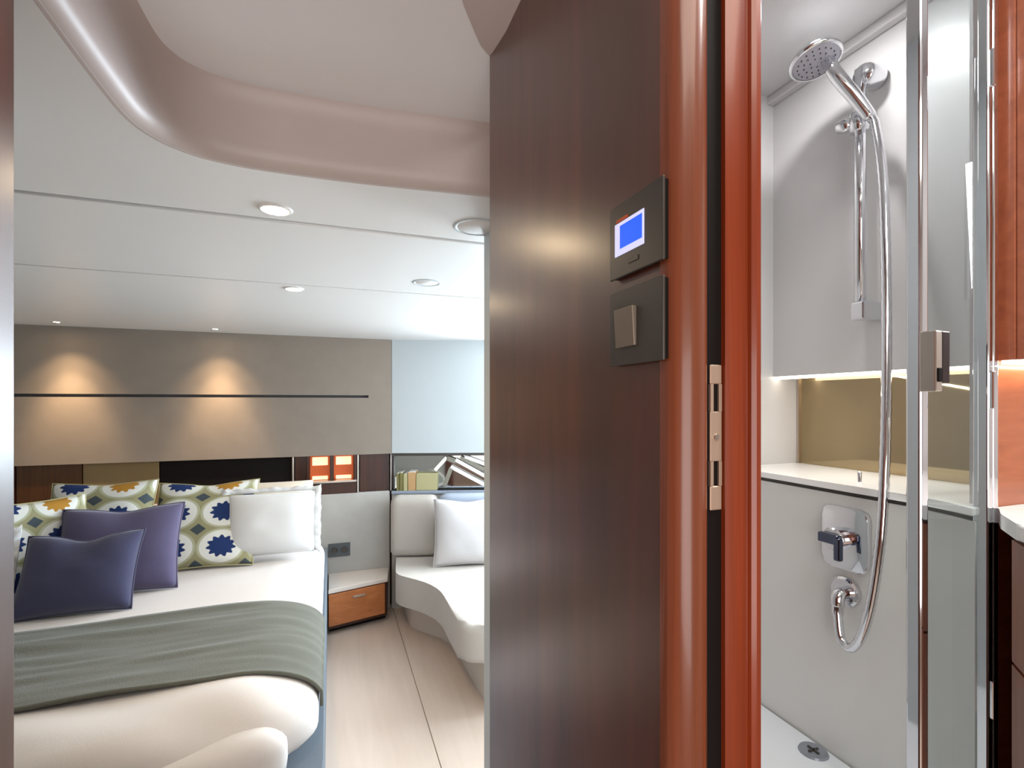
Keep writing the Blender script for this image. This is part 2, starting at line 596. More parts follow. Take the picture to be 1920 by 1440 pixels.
# strip between the fabric panels: coloured panels and a glow imitating mirror reflections
strip = [(-1.9, -1.515, 'dark_wood'), (-1.510, -1.238, 'brown_wood'), (-1.233, -0.892, None), (-0.887, -0.221, 'black'),
         (-0.200, -0.134, 'dark_wood'), (0.172, 0.352, 'dark_wood')]
for x0, x1, mt in strip:
    if mt is None:
        link_mesh('tan_panel', box(x0, x1, 3.268, 3.315, 0.742, 0.978, 0.002), plain('tan_strip_panel', (126, 104, 70), 0.35), wb)
    else:
        link_mesh('strip_panel', box(x0, x1, 3.268, 3.315, 0.742, 0.978, 0.002), M[mt], wb)
for x0, x1 in ((-0.221, -0.202), (0.150, 0.168), (0.352, 0.366)):
    link_mesh('steel_divider', box(x0 + 0.004, x1 - 0.004, 3.250, 3.315, 0.742, 0.978, 0.002), M['satin'], wb)
lit = thing('reflected_cabinet_glow', 'small amber glow standing in for a reflection in the dark strip behind the bed, right of the pillows', 'reflected_glow', (0.006, 3.29, 0.742))  # reflection of a lit cabinet, built as glowing parts
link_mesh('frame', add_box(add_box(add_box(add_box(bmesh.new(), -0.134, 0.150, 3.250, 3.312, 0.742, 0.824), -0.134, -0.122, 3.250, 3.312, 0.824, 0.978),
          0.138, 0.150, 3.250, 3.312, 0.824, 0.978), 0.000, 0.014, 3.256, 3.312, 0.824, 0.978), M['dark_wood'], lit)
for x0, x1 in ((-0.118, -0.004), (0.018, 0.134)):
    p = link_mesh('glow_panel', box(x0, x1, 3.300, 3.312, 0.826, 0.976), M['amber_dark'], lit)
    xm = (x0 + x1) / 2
    link_mesh('amber_band', lathe([(0, 0), (0.030, 0.0), (0.034, 0.012), (0.030, 0.03), (0.036, 0.05), (0.040, 0.085), (0.034, 0.12), (0.030, 0.135), (0, 0.136)],
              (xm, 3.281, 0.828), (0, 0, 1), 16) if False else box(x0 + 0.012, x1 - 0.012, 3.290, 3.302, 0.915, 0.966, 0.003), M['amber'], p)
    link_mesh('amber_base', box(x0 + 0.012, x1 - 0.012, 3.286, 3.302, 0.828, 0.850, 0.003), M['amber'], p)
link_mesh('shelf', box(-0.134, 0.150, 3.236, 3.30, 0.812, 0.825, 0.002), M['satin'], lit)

# hull side running forward from the corner
ang = -math.radians(17)
ux, uy = math.cos(ang), math.sin(ang)          # along the wall
nx, ny = uy, -ux                                 # towards the room


def hw(s, d):
    return (0.364 + ux * s + nx * d, 3.243 + uy * s + ny * d)


def hullbox(s0, s1, d0, d1, z0, z1, bev=0.0):
    return prism([hw(s0, d0), hw(s1, d0), hw(s1, d1), hw(s0, d1)], z0, z1, bev)


def hull_add(bm, s0, s1, d0, d1, z0, z1):
    return add_prism(bm, [hw(s0, d0), hw(s1, d0), hw(s1, d1), hw(s0, d1)], z0, z1)


WS0, WS1, WZ0, WZ1 = 0.76, 1.56, 0.985, 1.545  # unseen window opening, added to light the recess
cb = bmesh.new()
hull_add(cb, 0.0, WS0, -0.14, -0.07, 0, 1.72)
hull_add(cb, WS1, 1.86, -0.14, -0.07, 0, 1.72)
hull_add(cb, WS0, WS1, -0.14, -0.07, 0, WZ0)
hull_add(cb, WS0, WS1, -0.14, -0.07, WZ1, 1.72)
wc = link_mesh('wall_corner', cb, M['hull'], kind='structure')
ul = bmesh.new()
hull_add(ul, 0.0, WS0, -0.07, 0.0, 0.980, LOW)
hull_add(ul, WS1, 1.84, -0.07, 0.0, 0.980, LOW)
hull_add(ul, WS0, WS1, -0.07, 0.0, WZ1, LOW)
link_mesh('upper_lining_panel', ul, M['hull'], wc)
wf3 = bmesh.new()
hull_add(wf3, WS0, WS1, -0.12, -0.02, WZ0, WZ0 + 0.02)
hull_add(wf3, WS0, WS1, -0.12, -0.02, WZ1 - 0.02, WZ1)
hull_add(wf3, WS0, WS0 + 0.02, -0.12, -0.02, WZ0 + 0.02, WZ1 - 0.02)
hull_add(wf3, WS1 - 0.02, WS1, -0.12, -0.02, WZ0 + 0.02, WZ1 - 0.02)
w3 = link_mesh('added_window_3', wf3, M['slat_white'], kind='structure')  # frame of the added, unseen window
link_mesh('pane', hullbox(WS0 + 0.02, WS1 - 0.02, -0.075, -0.070, WZ0 + 0.02, WZ1 - 0.02), M['pane'], w3)
link_mesh('lower_lining_panel', hullbox(0.0, 1.84, -0.07, 0.0, 0.0, 0.742), M['lower_fabric'], wc)
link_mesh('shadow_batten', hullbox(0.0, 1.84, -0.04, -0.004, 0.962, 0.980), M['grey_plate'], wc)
link_mesh('mirror_strip', hullbox(0.012, 1.84, -0.07, -0.05, 0.742, 0.962), M['grey_mirror'], wc)
link_mesh('ledge', hullbox(0.0, 1.84, -0.05, 0.012, 0.722, 0.742, 0.003), M['blue_grey'], wc)

# remaining cabin shell
wl = link_mesh('wall_left', box(-1.95, -1.9, 0.5, 3.4, 0, 1.86), M['lower_fabric'], kind='structure')
wr = bmesh.new()
add_box(wr, 2.10, 2.15, 1.15, 2.80, 0, 0.87)
add_box(wr, 2.10, 2.15, 1.15, 2.80, 1.57, 1.86)
add_box(wr, 2.10, 2.15, 1.15, 1.73, 0.87, 1.57)
add_box(wr, 2.10, 2.15, 2.67, 2.80, 0.87, 1.57)
link_mesh('wall_right', wr, M['hull'], kind='structure')
wf = bmesh.new()
add_box(wf, 2.10, 2.14, 1.73, 2.67, 0.87, 0.895)
add_box(wf, 2.10, 2.14, 1.73, 2.67, 1.545, 1.57)
add_box(wf, 2.10, 2.14, 1.73, 1.755, 0.895, 1.545)
add_box(wf, 2.10, 2.14, 2.645, 2.67, 0.895, 1.545)
w1 = link_mesh('window_1', wf, M['slat_white'], kind='structure')
link_mesh('pane', box(2.118, 2.122, 1.755, 2.645, 0.895, 1.545), M['pane'], w1)
link_mesh('wall_front', box(-1.95, -0.30, 0.517, 0.557, 0, 1.86), M['lower_fabric'], kind='structure')
lj = link_mesh('trim_1', box(-0.36, -0.2595, 0.512, 0.562, 0, 2.12, 0.004), M['panel_wood'], kind='structure')
link_mesh('wall_shower_side', box(0.345, 2.15, 1.10, 1.15, 0, 2.14), M['hull'], kind='structure')
link_mesh('wall_shower_end', box(0.345, 0.36, 0.714, 1.10, 0, 2.14), M['hull'], kind='structure')

# ------------------------------------------------------------------ setting: wood bulkhead and door jamb
bk = link_mesh('wall_bulkhead', box(0.2230, 0.30, 0.30, 0.716, 0, 2.12, 0.002, 1), M['panel_wood'], kind='structure')
ja = link_mesh('trim_2', box(0.2400, 0.2975, 0.2955, 0.302, 0, 2.12), M['jamb_dark'], kind='structure')
# bullnose on the cabin side of the jamb
bn = [(0.2226, 0.303)] + [(0.2395 - 0.0169 * math.cos(t), 0.2995 - 0.0165 * math.sin(t)) for t in [PI * k / 14 for k in range(15)]] + [(0.2564, 0.303)]
auto_smooth(link_mesh('bullnose', prism(bn, 0, 2.12), M['jamb_wood'], ja), 40)
link_mesh('lock_channel', box(0.2564, 0.2692, 0.2935, 0.2960, 0, 2.12), M['black'], ja)
rn = [(0.2692, 0.303), (0.2692, 0.2895), (0.2790, 0.2865), (0.2868, 0.2862), (0.2876, 0.2835), (0.2905, 0.2815), (0.2945, 0.2815), (0.2972, 0.2840), (0.2980, 0.303)]
auto_smooth(link_mesh('rebate_moulding', prism(rn, 0, 2.12), M['rebate_wood'], ja), 25)
st = thing('strike_plate', 'pale steel lock strike plate with two slots in the dark door channel', 'strike plate', (0.2640, 0.2925, 1.222))
sx0, sx1, sy = 0.2578, 0.2682, 0.2915
sp = bmesh.new()
zz = [1.222, 1.2395, 1.2575, 1.2935, 1.3135, 1.3275]
add_box(sp, sx0, sx1, sy, sy + 0.002, zz[0], zz[1], 0.0006, 1)
add_box(sp, sx0, sx0 + 0.0028, sy, sy + 0.002, zz[1], zz[2])
add_box(sp, sx1 - 0.0028, sx1, sy, sy + 0.002, zz[1], zz[2])
add_box(sp, sx0, sx1, sy, sy + 0.002, zz[2], zz[3], 0.0004, 1)
add_box(sp, sx0, sx0 + 0.0028, sy, sy + 0.002, zz[3], zz[4])
add_box(sp, sx1 - 0.0028, sx1, sy, sy + 0.002, zz[3], zz[4])
add_box(sp, sx0, sx1, sy, sy + 0.002, zz[4], zz[5], 0.0006, 1)
link_mesh('plate', sp, M['brass'], st)
link_mesh('slot', box(sx0 + 0.0028, sx1 - 0.0028, sy + 0.0014, sy + 0.0022, zz[1], zz[2]), M['black'], st)
link_mesh('slot', box(sx0 + 0.0028, sx1 - 0.0028, sy + 0.0014, sy + 0.0022, zz[3], zz[4]), M['black'], st)
link_mesh('screw', lathe([(0, 0.001), (0.0022, 0.001), (0.0026, 0)], ((sx0 + sx1) / 2, sy, 1.275), (0, -1, 0), 12), M['satin'], st)

# control panel and switch on the bulkhead
cp = thing('control_panel', 'square dark grey wall control panel with a lit blue screen on the wood bulkhead', 'control panel', (0.223, 0.328, 1.400))
link_mesh('shaded_edge_back', box(0.2196, 0.2232, 0.294, 0.362, 1.4015, 1.4575), M['black'], cp)  # black colour paints the shaded edge of the control plate
link_mesh('face_plate', box(0.2175, 0.2198, 0.2924, 0.3634, 1.4000, 1.4590, 0.0008), M['grey_plate'], cp)
sc_ = link_mesh('screen', box(0.2169, 0.2177, 0.3146, 0.3543, 1.4175, 1.4436), M['screen_frame'], cp)
link_mesh('blue_field', box(0.2166, 0.2170, 0.3165, 0.3463, 1.4225, 1.4406), M['screen_blue'], sc_)
link_mesh('red_indicator', box(0.2168, 0.2176, 0.336, 0.352, 1.4444, 1.4466), M['screen_red'], cp)
link_mesh('button', box(0.2168, 0.2176, 0.322, 0.335, 1.4080, 1.4115, 0.0002), M['grey_plate'], cp)
ls = thing('light_switch', 'square dark grey rocker light switch on the wood bulkhead below the blue screen', 'switch', (0.223, 0.328, 1.3298))
link_mesh('shaded_edge_back', box(0.2196, 0.2232, 0.294, 0.362, 1.3312, 1.3880), M['black'], ls)  # black again for the shade around the switch plate's edge
link_mesh('cover_plate', box(0.2175, 0.2198, 0.2924, 0.3634, 1.3298, 1.3893, 0.0008), M['grey_plate'], ls)
rk = bmesh.new()
add_box(rk, 0.2135, 0.2178, 0.3246, 0.3510, 1.3436, 1.3739, 0.0007)
for v in rk.verts:
    if v.co.z < 1.35 and v.co.x < 0.2155:
        v.co.x += 0.0018
link_mesh('rocker', rk, M['rocker'], ls)

# ------------------------------------------------------------------ setting: hall and bathroom shell
hc = link_mesh('ceiling', box(-1.2, 1.45, -1.35, 1.15, 2.14, 2.17), M['tile'], kind='structure')
link_mesh('wall_hall_rear', box(-1.2, 1.45, -1.40, -1.35, 0, 2.17), M['hall'], kind='structure')
link_mesh('wall_hall_left', box(-1.25, -1.2, -1.35, 0.52, 0, 2.17), M['cab_wood'], kind='structure')
link_mesh('wall_header', box(-1.2, 0.223, 0.44, 0.46, 1.845, 2.14), M['hall'], kind='structure')
brw = bmesh.new()
add_box(brw, 1.40, 1.45, -1.35, 1.15, 0, 1.54)
add_box(brw, 1.40, 1.45, -1.35, 1.15, 1.85, 2.14)
add_box(brw, 1.40, 1.45, -1.35, 0.250, 1.54, 1.85)
add_box(brw, 1.40, 1.45, 0.44, 1.15, 1.54, 1.85)
link_mesh('wall_bathroom_side', brw, M['tile'], kind='structure')
w2 = link_mesh('window_2', add_box(add_box(bmesh.new(), 1.395, 1.43, 0.250, 0.44, 1.690, 1.700), 1.395, 1.43, 0.250, 0.256, 1.54, 1.85), M['dark_metal'], kind='structure')
link_mesh('pane', box(1.425, 1.43, 0.256, 0.44, 1.54, 1.85), M['daylight'], w2)

# shower compartment
su = link_mesh('wall_shower_upper', box(1.15, 1.40, 0.53, 1.10, 1.371, 2.14), M['tile'], kind='structure')
link_mesh('wall_shower_far', box(0.36, 1.40, 1.057, 1.10, 0.56, 2.14), M['tile'], kind='structure')
low_front = [(0.975, 0.5055), (0.990, 0.545), (1.003, 0.60), (1.0015, 0.66), (1.0, 0.72), (1.0, 1.057)]
link_mesh('wall_shower_lower', prism(low_front + [(1.40, 1.057), (1.40, 0.531), (1.008, 0.531), (1.004, 0.5055)], 0.50, 1.108), M['tile_low'], kind='structure')
lw = link_mesh('trim_shadow_line', prism([(x + 0.006, y) for x, y in low_front] + [(1.40, 1.057), (1.40, 0.531), (1.008, 0.531), (1.004, 0.5055)], 1.108, 1.117), M['grey_plate'], kind='structure')  # dark grey strip paints the shadow line under the ledge
led_ = link_mesh('ledge_slab', prism([(x - 0.006, y) for x, y in low_front] + [(1.24, 1.057), (1.24, 0.531), (1.008, 0.531), (1.004, 0.5055)], 1.117, 1.131, 0.002), M['solid'], lw)
nb = link_mesh('wall_niche_back', box(1.24, 1.40, 0.53, 1.057, 1.131, 1.371), M['bronze_mirror'], kind='structure')
link_mesh('mirror_edge', box(1.234, 1.2405, 1.049, 1.056, 1.131, 1.371), M['satin'], nb)
link_mesh('led_strip', box(1.152, 1.172, 0.53, 1.056, 1.364, 1.371), M['led'], su)
link_mesh('trim_4', prism([(1.15, 0.53), (1.15, 1.057), (1.128, 1.057), (1.128, 0.53)], 2.118, 2.14, 0.003), M['tile'], kind='structure')
tr = thing('shower_tray', 'white moulded shower tray at the foot of the grey shower wall', 'shower tray', (0.7, 0.8, 0.50))
link_mesh('pan', box(0.36, 0.996, 0.535, 1.055, 0.50, 0.560, 0.006), M['tray'], tr)
dr = link_mesh('drain', lathe([(0, 0.003), (0.020, 0.003), (0.027, 0.004), (0.029, 0.0)], (0.962, 0.782, 0.560), (0, 0, 1), 24), M['drain'], tr)
link_mesh('drain_grate', add_box(add_box(bmesh.new(), 0.949, 0.975, 0.780, 0.784, 0.563, 0.566), 0.960, 0.964, 0.769, 0.795, 0.563, 0.566), M['grey_plate'], dr)

# wood partition beside the glass, vanity wall units
wp = link_mesh('wall_partition', box(1.006, 1.40, 0.500, 0.510, 0, 2.14), M['splash_wood'], kind='structure')
link_mesh('shower_lining', box(1.008, 1.40, 0.510, 0.530, 0, 2.14), M['tile'], wp)
wcab = thing('wall_cabinet', 'tall glossy reddish wood wall cabinet above the white vanity counter', 'cabinet', (1.2, 0.49, 1.366))
link_mesh('body', box(1.018, 1.40, 0.474, 0.4995, 1.368, 2.135, 0.002), M['cab_wood'], wcab)
link_mesh('door', box(1.018, 1.062, 0.462, 0.474, 1.368, 2.135, 0.002), M['cab_wood'], wcab)
link_mesh('door', box(1.066, 1.39, 0.462, 0.474, 1.368, 2.135, 0.002), M['dark_wood'], wcab)
link_mesh('light_strip', box(1.022, 1.38, 0.480, 0.494, 1.362, 1.368), M['led'], wcab)
vt = tag(link_mesh('vanity_counter', prism(rounded([(1.0065, 0.499), (1.0065, 0.4865), (0.962, 0.467), (0.879, 0.402), (0.862, 0.30), (0.862, 0.0), (1.399, 0.0), (1.399, 0.499)],
                   [0, 0, 0.01, 0.03, 0.05, 0, 0, 0], 4), 1.108, 1.131, 0.003), M['solid']), 'white stone vanity counter running in front of the orange wood panel', 'counter')
vc = thing('vanity_cabinet', 'dark reddish wood cabinet under the white vanity counter', 'cabinet', (1.1, 0.2, 0))
vpts = [(0.935, 0.440), (0.892, 0.402), (0.875, 0.30), (0.875, 0.0), (1.395, 0.0), (1.395, 0.440)]
link_mesh('body', prism([(x + 0.012 if x < 1.3 else x, y - 0.004) for x, y in vpts], 0.06, 1.107), M['dark_wood'], vc)
vw = wood('brown_vanity_front', (118, 62, 38), (146, 82, 52), 0.3, (30, 30, 3))
for z0, z1 in ((0.06, 0.918), (0.923, 1.100)):
    link_mesh('drawer_front' if z0 > 0.5 else 'door', prism([(0.935, 0.440), (0.892, 0.402), (0.875, 0.30), (0.875, 0.02), (0.887, 0.02), (0.887, 0.298), (0.903, 0.397), (0.944, 0.432)], z0, z1), vw, vc)
link_mesh('plinth', box(0.92, 1.39, 0.01, 0.42, 0.0, 0.06), M['black'], vc)

# glass shower door: chrome edge profile with handle, pane, hinge profile
gd = thing('shower_door', 'clear glass shower door with chrome edge profiles and a square handle', 'door', (0.9, 0.5, 0.50))
link_mesh('glass_pane', box(0.828, 0.980, 0.497, 0.503, 0.565, 2.12), M['glass'], gd)
ep = link_mesh('edge_profile', box(0.8155, 0.8335, 0.488, 0.510, 0.565, 2.12, 0.004, 3), M['chrome'], gd)
hp = link_mesh('hinge_profile', box(0.9780, 0.9900, 0.489, 0.511, 0.565, 2.12, 0.003, 3), M['chrome'], gd)
link_mesh('wall_profile', box(0.9910, 1.0050, 0.489, 0.515, 0.565, 2.12, 0.003, 3), M['chrome'], gd)
for z in (0.80, 1.29, 1.80):
    link_mesh('hinge', box(0.981, 0.989, 0.484, 0.492, z, z + 0.06, 0.002), M['chrome'], hp)
hd = link_mesh('handle', box(0.8135, 0.829, 0.468, 0.490, 1.316, 1.404, 0.002), M['satin'], gd)
link_mesh('latch', box(0.8292, 0.848, 0.469, 0.489, 1.328, 1.404, 0.002), M['dark_metal'], hd)
link_mesh('latch', box(0.817, 0.8255, 0.466, 0.469, 1.330, 1.350, 0.001), M['black'], hd)

# ------------------------------------------------------------------ shower fittings
rl = thing('shower_rail', 'chrome shower riser rail with a sliding holder on the upper shower wall', 'shower rail', (1.12, 0.78, 1.48))
link_mesh('bar', tube([(1.10, 0.780, 1.49), (1.10, 0.780, 2.035)], 0.0115, 16), M['chrome'], rl, smooth=True)
link_mesh('wall_bracket', box(1.086, 1.15, 0.762, 0.792, 1.482, 1.522, 0.004), M['chrome'], rl)
link_mesh('wall_bracket', lathe([(0, 0), (0.021, 0.0), (0.024, 0.008), (0.024, 0.045), (0.020, 0.055), (0, 0.056)], (1.094, 0.772, 2.020), (1, 0, 0), 20), M['chrome'], rl, smooth=True)
sl = link_mesh('holder', lathe([(0, -0.022), (0.018, -0.02), (0.020, 0), (0.018, 0.02), (0, 0.022)], (1.10, 0.782, 1.920), (0, 0, 1), 16), M['chrome'], rl, smooth=True)
link_mesh('knob', tube([(1.10, 0.79, 1.922), (1.092, 0.806, 1.924), (1.088, 0.822, 1.926)], [0.012, 0.017, 0.014], 14), M['chrome'], sl, smooth=True)
hs = thing('hand_shower', 'round chrome hand shower head with perforated face in its holder', 'shower head', (1.0, 0.80, 2.0))
hn = Vector((-0.05, -0.25, -0.95)).normalized()
hc_ = Vector((1.0, 0.808, 2.052))
link_mesh('body', lathe([(0, -0.026), (0.022, -0.024), (0.045, -0.012), (0.0525, 0.0), (0.051, 0.006), (0.046, 0.007)], hc_, hn, 32), M['chrome'], hs, smooth=True)
fc = link_mesh('spray_face', lathe([(0.046, 0.006), (0.040, 0.008), (0, 0.009)], hc_, hn, 32), plain('grey_spray_face', (176, 174, 186), 0.4, 0.1), hs, smooth=True)
nzb = bmesh.new()
fa, fb = frame_for(hn)
for ring, cnt in ((0.012, 6), (0.024, 12), (0.036, 18)):
    for k in range(cnt):
        c = hc_ + hn * 0.0085 + (fa * math.cos(2 * PI * k / cnt) + fb * math.sin(2 * PI * k / cnt)) * ring
        add_lathe(nzb, [(0.0016, 0), (0.0012, 0.002), (0, 0.002)], c, hn, 6)
link_mesh('nozzles', nzb, M['grey_plate'], fc, kind='stuff')
link_mesh('handle', tube(smooth_path([hc_ - hn * 0.010 + Vector((0.02, -0.012, -0.004)), (1.022, 0.778, 2.008), (1.050, 0.758, 1.955), (1.078, 0.742, 1.905)], 5),
          [0.012 + 0.003 * math.sin(k / 15 * PI) for k in range(16)], 14), M['chrome'], hs, smooth=True)
hose_pts = [(1.079, 0.741, 1.903), (1.072, 0.728, 1.880), (1.04, 0.6919, 1.7541), (1.01, 0.666, 1.5631), (0.980, 0.6453, 1.355), (0.955, 0.632, 1.18),
            (0.948, 0.634, 1.055), (0.950, 0.651, 0.9347), (0.953, 0.672, 0.858), (0.957, 0.6962, 0.820), (0.960, 0.7195, 0.828), (0.963, 0.7285, 0.870), (0.966, 0.7305, 0.888)]
hz = thing('shower_hose', 'silver flexible shower hose looping down from the hand shower to the wall outlet', 'hose', (0.96, 0.70, 0.815))
hp_ = smooth_path(hose_pts, 14)
link_mesh('flexible_tube', tube(hp_, [0.0082 + 0.0007 * (k % 2) for k in range(len(hp_))], 10), M['chrome'], hz, smooth=True)
link_mesh('end_nut', tube([(0.9655, 0.7303, 0.872), (0.966, 0.7305, 0.8893)], 0.0105, 8), M['chrome'], hz)
mx = thing('shower_mixer', 'chrome shower mixer with square plate and lever on the lower shower wall', 'mixer', (1.0, 0.7335, 0.96))


def rrect_x(x0, x1, y0, y1, z0, z1, r, bev):
    pts = rounded([(y0, z0), (y1, z0), (y1, z1), (y0, z1)], [r] * 4, 6)
    bm = bmesh.new()
    add_prism(bm, pts, 0, x1 - x0, bev)
    for v in bm.verts:
        v.co = Vector((x0 + v.co.z, v.co.x, v.co.y))
    return bm


auto_smooth(link_mesh('plate', rrect_x(0.988, 1.0, 0.686, 0.783, 0.958, 1.086, 0.022, 0.003), M['chrome'], mx))
link_mesh('cartridge', lathe([(0, 0.030), (0.020, 0.030), (0.023, 0.026), (0.023, 0)], (0.990, 0.740, 1.022), (-1, 0, 0), 24), M['chrome'], mx, smooth=False)
lv = bmesh.new()
add_box(lv, 0.948, 0.962, 0.718, 0.762, 1.014, 1.034, 0.003)
add_box(lv, 0.946, 0.958, 0.712, 0.726, 0.984, 1.030, 0.003)
link_mesh('lever', lv, M['lever_reflection'], mx)
ot = thing('hose_outlet', 'round chrome wall elbow feeding the hose below the shower mixer', 'outlet', (1.0, 0.735, 0.88))
link_mesh('flange', lathe([(0, 0.012), (0.026, 0.012), (0.030, 0.008), (0.030, 0)], (0.9995, 0.7365, 0.912), (-1, 0, 0), 28), M['chrome'], ot)
link_mesh('elbow', tube(smooth_path([(0.990, 0.7335, 0.912), (0.972, 0.7315, 0.911), (0.966, 0.7307, 0.903), (0.966, 0.7305, 0.890)], 4), 0.0125, 14), M['chrome'], ot, smooth=True)
pg = tag(link_mesh('ledge_peg', lathe([(0, 0.026), (0.003, 0.026), (0.004, 0.022), (0.0035, 0.006), (0.006, 0.0), (0, 0.0)], (1.035, 0.735, 1.131), (0, 0, 1), 14), M['chrome'], smooth=True),
         'tiny steel peg standing on the white shower ledge', 'peg')

# ------------------------------------------------------------------ overhead fittings
def downlight(x, y, label, k=1.0):
    t = thing('recessed_downlight', label, 'downlight', (x, y, LOW), 'recessed downlights in the cabin ceiling')
    link_mesh('bezel', lathe([(0.025 * k, 0.0005), (0.026 * k, 0.004 * k), (0.031 * k, 0.003 * k), (0.034 * k, 0.0)], (x, y, LOW), (0, 0, -1), 28), M['white'], t, smooth=True)
    link_mesh('lens', lathe([(0.0255 * k, 0.003 * k * k), (0, 0.0035 * k * k)], (x, y, LOW), (0, 0, -1), 24), M['lamp'], t, smooth=True)
    return t


downlight(-0.107, 1.135, 'bright ceiling downlight beside the dark seam, the nearer and larger of two')
spot('downlight_beam', (-0.107, 1.135, LOW - 0.008), (0, 0, -1), 8, WARM, 130, 1.0)
downlight(-0.121, 1.905, 'smaller bright ceiling downlight near the faint second seam')
spot('downlight_beam', (-0.121, 1.905, LOW - 0.008), (0, 0, -1), 8, WARM, 130, 1.0)
for x, lab in ((-1.27, 'downlight close to the back wall casting the left warm scallop'), (-0.585, 'downlight close to the back wall casting the right warm scallop')):
    downlight(x, 3.085, lab, 0.5)
    spot('wall_washer_flood', (x, 3.085, LOW - 0.008), (0, 0.155, -0.75), 13, WARMER, 86, 1.0)
    spot('wall_washer_beam', (x, 3.085, LOW - 0.008), (0, 0.155, -0.80), 30, WARMER, 54, 1.0)


def vent(x, y, r, label):
    t = thing('round_vent', label, 'vent', (x, y, LOW))
    link_mesh('rim', lathe([(r - 0.010, 0.0004), (r - 0.008, 0.0022), (r - 0.002, 0.0022), (r, 0.0)], (x, y, LOW), (0, 0, -1), 40), M['hull'], t, smooth=True)
    link_mesh('grille_disc', lathe([(r - 0.011, 0.0), (r - 0.012, 0.0012), (0, 0.0014)], (x, y, LOW), (0, 0, -1), 40), M['white'], t, smooth=True)
    return t


vent(0.315, 1.095, 0.058, 'larger flush white round ceiling vent cut off by the wood bulkhead')
vent(0.300, 1.66, 0.048, 'smaller faint white round ceiling vent farther from the bulkhead')

# ------------------------------------------------------------------ bed
X1, Y0, TOP, BOT = -0.030, 1.250, 0.60, 0.44
RX, RY, RZ = 0.20, 0.15, 0.10
bed = thing('bed', 'double bed with blue-grey upholstered base under white bedding', 'bed', (-0.78, 2.2, 0))
link_mesh('base', prism(rounded([(-1.56, 3.23), (-1.56, 1.19), (-0.018, 1.19), (-0.018, 3.23)], [0, 0.1, 0.13, 0], 10), 0.0, 0.425, 0.012, 3), M['base_fabric'], bed)
link_mesh('mattress', box(-1.53, -0.12, 1.40, 3.22, 0.425, 0.44, 0.004), M['cotton'], bed)


def bed_z(x, y):
    qx = max(0, (x - (X1 - RX)) / RX)
    qy = max(0, ((Y0 + RY) - y) / RY)
    q = min(1, qx * qx + qy * qy)
    return TOP - RZ + RZ * math.sqrt(max(0, 1 - q))


def bed_noise(x, y):
    p = Vector((x * 2.6, y * 5.0, 3.1))
    return 0.004 * noise.noise(p) + 0.002 * noise.noise(p * 2.7)


def rounded_box_mesh(x0, x1, y0, y1, z0, z1, rx, ry, rzt, rzb, nx_, ny_, nz_, fn=None):
    bm = bmesh.new()
    cache = {}

    def V(i, j, k):
        key = (i, j, k)
        if key in cache:
            return cache[key]
        def ease(t):
            return t
        x = x0 + (x1 - x0) * i / nx_
        y = y0 + (y1 - y0) * j / ny_
        z = z0 + (z1 - z0) * k / nz_
        cx = min(max(x, x0 + rx), x1 - rx)
        cy = min(max(y, y0 + ry), y1 - ry)
        cz = min(max(z, z0 + rzb), z1 - rzt)
        rz = rzt if z > cz else rzb
        d = Vector(((x - cx) / rx, (y - cy) / ry, (z - cz) / rz))
        m_ = max(abs(d.x), abs(d.y), abs(d.z))
        if d.length > 1e-6 and m_ > 1e-6:
            d = d.normalized() * m_
        p = Vector((cx + d.x * rx, cy + d.y * ry, cz + d.z * rz))
        if fn:
            p = fn(p)
        v = bm.verts.new(p)
        cache[key] = v
        return v
    for i in range(nx_):
        for j in range(ny_):
            bm.faces.new((V(i, j, nz_), V(i + 1, j, nz_), V(i + 1, j + 1, nz_), V(i, j + 1, nz_)))
            bm.faces.new((V(i, j, 0), V(i, j + 1, 0), V(i + 1, j + 1, 0), V(i + 1, j, 0)))
    for i in range(nx_):
        for k in range(nz_):
            bm.faces.new((V(i, 0, k), V(i + 1, 0, k), V(i + 1, 0, k + 1), V(i, 0, k + 1)))
            bm.faces.new((V(i, ny_, k), V(i, ny_, k + 1), V(i + 1, ny_, k + 1), V(i + 1, ny_, k)))
    for j in range(ny_):
        for k in range(nz_):
            bm.faces.new((V(0, j, k), V(0, j, k + 1), V(0, j + 1, k + 1), V(0, j + 1, k)))
            bm.faces.new((V(nx_, j, k), V(nx_, j + 1, k), V(nx_, j + 1, k + 1), V(nx_, j, k + 1)))
    return bm


def duvet_fn(p):
    p = p.copy()
    n = noise.noise(Vector((p.x * 3.5, p.y * 3.5, 0.7)))
    w = max(0, 1 - (p.y - Y0) / 0.30)                    # puffier towards the foot
    if p.z > 0.47:
        p.z += 0.003 * n + w * 0.010 * noise.noise(Vector((p.x * 7, p.y * 4, 2.2)))
        # soft diagonal creases near the foot
        p.z += w * (0.007 * math.sin(p.x * 16 + p.y * 22) + 0.008 * noise.noise(Vector((p.x * 4 + p.y * 9, p.y * 3 - p.x * 2, 5.5))))
    if p.y < Y0 + 0.06:
        p.y += 0.010 * noise.noise(Vector((p.x * 6, p.z * 14, 1.0)))
    return p


dv = tag(link_mesh('duvet', rounded_box_mesh(-1.54, X1, Y0, 2.98, BOT + 0.001, TOP, RX, RY, RZ, 0.03, 60, 70, 10, duvet_fn), M['duvet'], smooth=True),
         'smooth white cotton duvet covering the bed', 'duvet')


def fold_fn(p):
    p = p.copy()
    p.y += 0.012 * noise.noise(Vector((p.x * 6, p.z * 10, 4.0)))
    p.z += 0.010 * noise.noise(Vector((p.x * 5, 0.3, 8.0)))
    p.z = 0.432 + (p.z - 0.432) * (1 - 0.36 * min(1, max(0, (-0.14 - p.x) / 0.30)))
    return p


link_mesh('foot_fold', rounded_box_mesh(-1.52, -0.095, 1.219, 1.37, 0.432, 0.562, 0.13, 0.06, 0.06, 0.02, 50, 10, 8, fold_fn), M['duvet'], dv, smooth=True)

